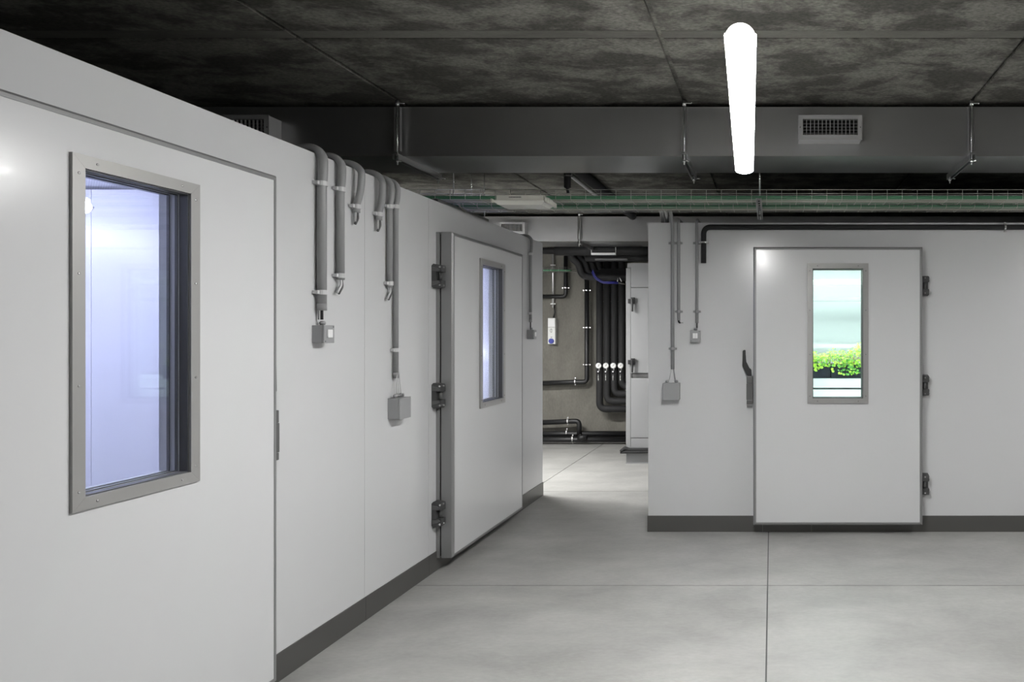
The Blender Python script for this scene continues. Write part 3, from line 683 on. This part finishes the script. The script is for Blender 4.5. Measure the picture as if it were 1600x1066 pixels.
wall_pipe('upper of two black pipes along the foot of the back wall', [(780, 678), (985, 678)], .040, clamps=((886, 676, 'x'),), y=10.28)
wall_pipe('lower of two black pipes along the foot of the back wall', [(780, 687), (985, 687)], .040, clamps=((895, 686, 'x'),), y=10.20)
bm = B(); q = bp(908, 684, 10.12); tube(bm, [q + Vector((-.05, 0, .0)), q + Vector((.0, 0, 0)), q + Vector((.08, 0, .01))], .035, 12, rad=[.03, .042, .03]); tube(bm, [q, q + Vector((0, -.05, .05))], .012, 8)
tag(obj('valve', bm, 'black'), 'small black valve where the elbow meets the floor pipes', 'valve')
# thick insulated verticals with gauges
cols = (937, 948.5, 960, 971.5); bots = (639, 627, 615.5, 604)
for k, (cx, by) in enumerate(zip(cols, bots)):
    nm = ('outermost, leftmost of the four thick black insulated pipes', 'second from left of the four thick black insulated pipes', 'third from left of the four thick black insulated pipes', 'innermost, rightmost of the four thick black insulated pipes')[k]
    t = thing('insulated_pipe', nm, 'pipe', bp(cx, by, 10.2), 'thick insulated pipes on the back wall')
    bm = B(); tube(bm, fillet([bp(cx, 380, 10.2), bp(cx, by, 10.2), bp(1030, by, 10.2)], .10, 8), .051, 16); obj('pipe_run', bm, 'foam', t)
    for pz in (470, 560):
        c_ = bp(cx, pz, 10.2); bm = B(); tube(bm, [c_ + Vector((0, .05, 0)), Vector((c_.x, YB, c_.z))], .008, 8); obj('wall_bracket', bm, 'strut', t)
    g_ = thing('pressure_gauge', ('leftmost', 'second', 'third', 'rightmost')[k] + ' round white gauge on the insulated pipes', 'gauge', bp(cx - 2, 571, 10.12), 'round gauges on the pipes')
    c = bp(cx - 1.8, 571.5, 10.11)
    bm = B(); tube(bm, [c + Vector((0, -.012, 0)), c + Vector((0, .05, 0))], .040, 20); obj('case', bm, 'chrome', g_)
    bm = B(); tube(bm, [c + Vector((0, -.014, 0)), c + Vector((0, -.0125, 0))], .035, 20); obj('dial', bm, 'dial', g_)
    bm = B(); tube(bm, [c + Vector((-.006, -.017, -.008)), c + Vector((.016, -.017, .018))], .0025, 6)
    for a in range(9):
        an = math.radians(-45 + a * 33.75); e_ = Vector((math.cos(an), 0, math.sin(an))); tube(bm, [c + e_ * .026 + Vector((0, -.015, 0)), c + e_ * .033 + Vector((0, -.015, 0))], .0015, 5)
    obj('needle', bm, 'black', g_)
    bm = B(); tube(bm, [c + Vector((0, .045, 0)), c + Vector((0, .045, -.09))], .01, 8); obj('stem', bm, 'zinc', g_)
    v = thing('drain_valve', ('leftmost', 'second', 'third', 'rightmost')[k] + ' small valve below a gauge on the insulated pipes', 'valve', c + Vector((0, 0, -.2)), 'small valves under the gauges')
    bm = B(); tube(bm, [c + Vector((-.004, .045, -.085)), c + Vector((-.004, -.01, -.085))], .011, 10); obj('valve_body', bm, 'zinc', v)
    bm = B(); d_ = Vector((-.012, .032, -.15)); tube(bm, [c + d_, c + d_ + Vector((0, 0, -.028))], .006, 8); tube(bm, [c + d_ + Vector((0, 0, -.036)), c + d_ + Vector((.002, 0, -.062))], .006, 8); tube(bm, [c + d_ + Vector((0, 0, .02)), c + d_ + Vector((0, 0, -.07))], .0025, 6); obj('lever', bm, 'whitep', v)
# swan-necked insulated pipes under the far duct
for k in range(4):
    x0 = 892 + k * 10.2
    yk = 9.72 + .095 * k
    pts = [(x0, 378), (x0, 403), (x0 + 12, 412), (x0 + 17 - k, 432 - k * 2.5), (x0 + 40, 434 - k * 3), (1000, 434 - k * 3)]
    nm = ('leftmost', 'second from left', 'third from left', 'rightmost')[k] + ' of the four bent black insulated pipes under the far duct'
    bm = B(); tube(bm, fillet([bp(a, b, yk) for a, b in pts], .13, 7), .046, 14); tag(obj('insulated_pipe', bm, 'foam'), nm, 'pipe', 'bent insulated pipes under the far duct')
bm = B(); tube(bm, [bp(868, 392, 9.60), bp(1040, 392, 9.60)], .065, 14); tag(obj('insulated_pipe', bm, 'foam'), 'thick black horizontal insulated pipe just under the far duct', 'pipe')
bm = B(); tube(bm, [bp(915, 404, 9.7), bp(1040, 404, 9.7)], .045, 14); tag(obj('insulated_pipe', bm, 'foam'), 'lower black horizontal insulated pipe under the far duct', 'pipe')
bm = B(); tube(bm, [bp(848, 392, 10.2), bp(880, 392, 10.2)], .05, 10); tag(obj('insulated_pipe', bm, 'foam'), 'black insulated pipe end at the left beside the white conduit', 'pipe')
t = thing('pipe_support', 'thin galvanised strut carrying the black pipes under the far duct', 'hanger', bp(943, 397, 9.45))
bm = B(); a = bp(924, 397, 9.45); b_ = bp(962, 397, 9.45); box(bm, a.x, b_.x, 9.43, 9.47, a.z - .015, a.z + .015, .003); obj('channel', bm, 'strut', t)
for q in (a, b_):
    bm = B(); tube(bm, [(q.x, 9.45, q.z), (q.x, 9.45, 2.78)], .005, 6); obj('threaded_rod', bm, 'zinc', t)
t = thing('pipe_support', 'second galvanised strut behind the blue hoses', 'hanger', bp(950, 405, 9.6))
bm = B(); a = bp(930, 405.5, 9.6); b_ = bp(980, 405.5, 9.6); box(bm, a.x, b_.x, 9.58, 9.62, a.z - .012, a.z + .012, .003); obj('channel', bm, 'latch', t)
for k, (dy, lab) in enumerate(((0, 'upper'), (3, 'lower'))):
    bm = B(); tube(bm, fillet([bp(926 + k * -1, 422 + dy, 9.66), bp(930, 432 + dy, 9.66), bp(941, 440.5 + dy * .6, 9.66), bp(966, 441 + dy * .6, 9.66)], .12, 6), .010, 10); tag(obj('hose', bm, 'hose'), lab + ' of two blue hoses curving to the insulated pipe', 'hose', 'blue hoses')
bm = B(); c = bp(968, 438, 9.66)
tube(bm, [c + Vector((-.03, 0, -.03)), c + Vector((-.02, 0, .03))], .008, 8); tube(bm, [c + Vector((0, 0, .04)), c + Vector((.03, 0, -.02))], .008, 8); tube(bm, [c + Vector((-.035, 0, -.03)), c + Vector((.03, .55, -.03))], .012, 8)
tag(obj('valve', bm, 'chrome'), 'small chrome twin valve at the end of the blue hoses', 'valve')
# white conduit and socket box
t = thing('conduit', 'shiny white conduit dropping to the socket on the back wall', 'conduit', bp(864, 480, 10.36))
bm = B(); tube(bm, [bp(864, 370, 10.36), bp(864, 481, 10.36)], .017, 12); obj('pipe', bm, 'chrome', t)
for py in (414.5, 475):
    bm = B(); pclamp(bm, bp(864, py, 10.36), .018, 'z'); obj('pipe_clip', bm, 'whitep', t)
bm = B(); tube(bm, fillet([bp(866, 478, 10.35), bp(867, 488, 10.35), bp(865, 497, 10.35)], .03), .010, 8); obj('cable', bm, 'black', t)
a = bp(855.3, 538, 10.3); b_ = bp(867.3, 497, 10.3)
t = thing('power_socket', 'tall white socket box with a blue round outlet on the back wall', 'socket', Vector(((a.x + b_.x) / 2, YB, a.z)))
bm = B(); box(bm, a.x, b_.x, 10.31, YB, a.z, b_.z, .012); obj('housing', bm, 'whitep', t)
xm = (a.x + b_.x) / 2
bm = B(); box(bm, a.x + .008, b_.x - .008, 10.304, 10.312, b_.z - .125, b_.z - .012, .002); obj('breaker_window', bm, 'rocker', t)
bm = B(); box(bm, a.x + .002, b_.x - .002, 10.306, 10.3105, b_.z - .137, b_.z - .134); obj('seam', bm, 'latch', t)
bm = B()
zc = b_.z - .185
for k in range(10):
    a0 = math.radians(80 + k * 20); a1 = a0 + math.radians(20); tube(bm, [(xm + .020 * math.cos(a0), 10.307, zc + .026 * math.sin(a0)), (xm + .020 * math.cos(a1), 10.307, zc + .026 * math.sin(a1))], .0025, 5)
tube(bm, [(xm + .004, 10.307, zc - .026), (xm + .004, 10.307, zc + .026)], .003, 5); box(bm, xm - .012, xm + .012, 10.306, 10.3105, a.z + .098, a.z + .106)
obj('printed_symbol', bm, 'latch', t)
bm = B(); tube(bm, [(xm, 10.29, a.z + .046), (xm, 10.312, a.z + .046)], .038, 20); tube(bm, [(xm, 10.283, a.z + .046), (xm, 10.291, a.z + .046)], .030, 20); obj('outlet_cap', bm, 'blue', t)

# ---------------------------------------------------------------- cabinet right of the passage
YC = 8.7
def cz_(py, y=YC): return CH + (VY - py) * y / F
def cx_(px, y=YC): return (px - VX) * y / F
xa, xb, xe = cx_(978), cx_(985.5), -.98
t = thing('metal_cabinet', 'tall pale grey metal cabinet with black lever handles at the passage end', 'cabinet', ((xa + xe) / 2, YC, 0))
bm = B(); box(bm, xa + .01, xe, YC + .03, YC + .62, cz_(712), cz_(411), .004); obj('body', bm, 'cab', t)
bm = B(); box(bm, xa, xb - .003, YC - .0, YC + .04, cz_(706), cz_(419), .004); obj('corner_post', bm, 'cab', t)
bm = B(); box(bm, xb, xe, YC, YC + .03, cz_(449), cz_(411), .003); obj('top_panel', bm, 'cab', t)
for (p0, p1) in ((450, 583), (591, 684)):
    bm = B(); box(bm, xb, xe, YC - .002, YC + .028, cz_(p1), cz_(p0), .003); obj('door', bm, 'cab', t)
bm = B(); box(bm, xb, xe, YC, YC + .03, cz_(700), cz_(685), .002); obj('bottom_panel', bm, 'cab', t)
bm = B(); box(bm, xb, xb + .012, YC - .0, YC + .03, cz_(590.5), cz_(583.5)); box(bm, xb + .02, xe, YC + .006, YC + .03, cz_(589.5), cz_(584.5)); obj('grip_rail', bm, 'latch', t)
bm = B(); box(bm, xa + .005, xe, YC - .01, YC + .6, 0.012, cz_(706), .003); box(bm, xa, xe, YC - .015, YC + .61, 0, .012); obj('plinth', bm, 'cab', t)
for py in (470, 565):
    c = Vector((xb + .005, YC, cz_(py)))
    bm = B(); box(bm, c.x - .035, c.x + .045, YC - .03, YC - .002, c.z - .035, c.z + .02, .005); box(bm, c.x + .005, c.x + .05, YC - .045, YC - .012, c.z - .04, c.z + .04, .006); box(bm, c.x + .012, c.x + .034, YC - .055, YC - .03, c.z - .135, c.z + .02, .006); obj('lever_handle', bm, 'black', t)
bm = B(); tube(bm, fillet([(cx_(970, YC - .06), YC - .06, cz_(705)), (cx_(978), YC - .05, cz_(699.5)), (cx_(985), YC - .05, cz_(702)), (xe + .3, YC - .05, cz_(702))], .02, 4), .024, 12)
tube(bm, [(cx_(971), YC - .06, cz_(705.5)), (xe + .3, YC - .06, cz_(703.5))], .018, 10); obj('drain_pipe', bm, 'foam', t)

# ---------------------------------------------------------------- plant rack inside the right chamber
YS = 6.45; sx = YS / F
def rz(py, y=YS): return CH + (VY - py) * y / F
t = thing('plant_rack', 'white enamelled rack carrying the black plant trough behind the right door window', 'rack', (.7, YS, 0))
bm = B(); box(bm, -.3, 2.0, YS - .01, YS + .62, rz(606), rz(591.5), .004); obj('shelf', bm, 'ltint', t)
bm = B(); box(bm, -.3, 2.0, YS + .02, YS + .6, rz(628) - .2, rz(609), .004); obj('lower_shelf', bm, 'ltint', t)
for x in (-.28, 1.98):
    for y in (YS, YS + .58):
        bm = B(); box(bm, x - .02, x + .02, y - .0, y + .04, 0, 2.25); obj('upright', bm, 'ltint', t)
for py0, py1 in ((446, 437), (471, 465)):
    bm = B(); box(bm, -.26, 1.96, YS + .59, YS + .61, rz(py0, YS + .6), rz(py1, YS + .6), .003); obj('cross_rail', bm, 'box', t)
bm = B(); box(bm, -.26, 1.96, YS + .60, YS + .61, rz(544, YS + .6), rz(538, YS + .6)); obj('back_rail', bm, 'whitep', t)
t = thing('planter_trough', 'black plastic trough filled with bright green seedlings behind the right door window', 'planter', (.7, YS + .1, rz(591.5)))
z0, z1 = rz(591.5) + .001, rz(571)
bm = B()
for (a, b) in ((-.1, .535), (.545, 1.2)):
    y0, y1 = YS + .01, YS + .40
    frame_boxes(bm, a, b, y0, y1, (a + .012, b - .012, y0 + .012, y1 - .012), lambda p, q, r, s: box(bm, p, q, r, s, z0, z1))
    box(bm, a + .01, b - .01, y0 + .01, y1 - .01, z0, z1 - .02); box(bm, a - .004, b + .004, y0 - .004, y0 + .006, z1 - .012, z1 + .002)
obj('trough_body', bm, 'trough', t)
# seedlings
bm = B()
def leaf(bm, c, s, nrm, mi, tw):
    n = Vector(nrm).normalized(); a = n.orthogonal().normalized(); a = Matrix.Rotation(tw, 3, n) @ a; b = n.cross(a)
    o = [(-1, 0, 0), (-.6, .55, .12), (0, .72, .18), (.6, .5, .1), (1.05, 0, -.1), (.6, -.5, .1), (0, -.72, .18), (-.6, -.55, .12)]
    c0 = bm.verts.new(c); vs = [bm.verts.new(Vector(c) + (a * x + b * y + n * z) * s) for x, y, z in o]
    for k in range(8):
        f = bm.faces.new((c0, vs[k], vs[(k + 1) % 8])); f.material_index = mi; f.smooth = True
for i in range(1900):
    x = R.uniform(-.05, 1.15); y = R.uniform(YS + .02, YS + .38); hh = .125 + .035 * math.sin(x * 9) + .02 * math.sin(x * 23 + 1) + R.uniform(-.05, .035)
    leaf(bm, (x, y, z1 + hh * (.55 + .45 * R.random())), R.uniform(.007, .014), (R.uniform(-.6, .6), R.uniform(-1.0, .3), 1), 0 if R.random() < .8 else 1, R.uniform(0, 6.3))
for i in range(330):
    x = R.uniform(-.05, 1.15); leaf(bm, (x, YS - .012 - R.random() * .02, z1 + R.uniform(-.01, .05)), R.uniform(.008, .015), (R.uniform(-.5, .5), -1, R.uniform(0, .8)), 0 if R.random() < .5 else 1, R.uniform(0, 6.3))
for (xa_, xb_, dn, n, big) in ((.33, .46, .055, 12, .019), (.60, .80, .085, 60, .015), (.38, .41, .07, 3, .022), (.545, .56, .06, 4, .017), (.25, .33, .04, 12, .015)):
    for i in range(n):
        x = R.uniform(xa_, xb_); leaf(bm, (x, YS - .02 - R.random() * .03, z1 - R.uniform(-.01, dn)), R.uniform(.6, 1) * big, (R.uniform(-.4, .4), -1, R.uniform(.1, .9)), 0 if big > .018 else (1 if R.random() < .75 else 0), R.uniform(0, 6.3))
for i in range(420):
    x = R.uniform(-.05, 1.15); y = R.uniform(YS + .02, YS + .36); tube(bm, [(x, y, z1 - .03), (x + R.uniform(-.02, .02), y + R.uniform(-.02, .01), z1 + R.uniform(.04, .11))], .0014, 4)
for f in bm.faces:
    if len(f.verts) == 4: f.material_index = 2
o = obj('seedlings', bm, ('leaf', 'leafd', 'stem')); tag(o, 'dense bright green leafy seedlings spilling over the black trough', 'plants', kind='stuff')
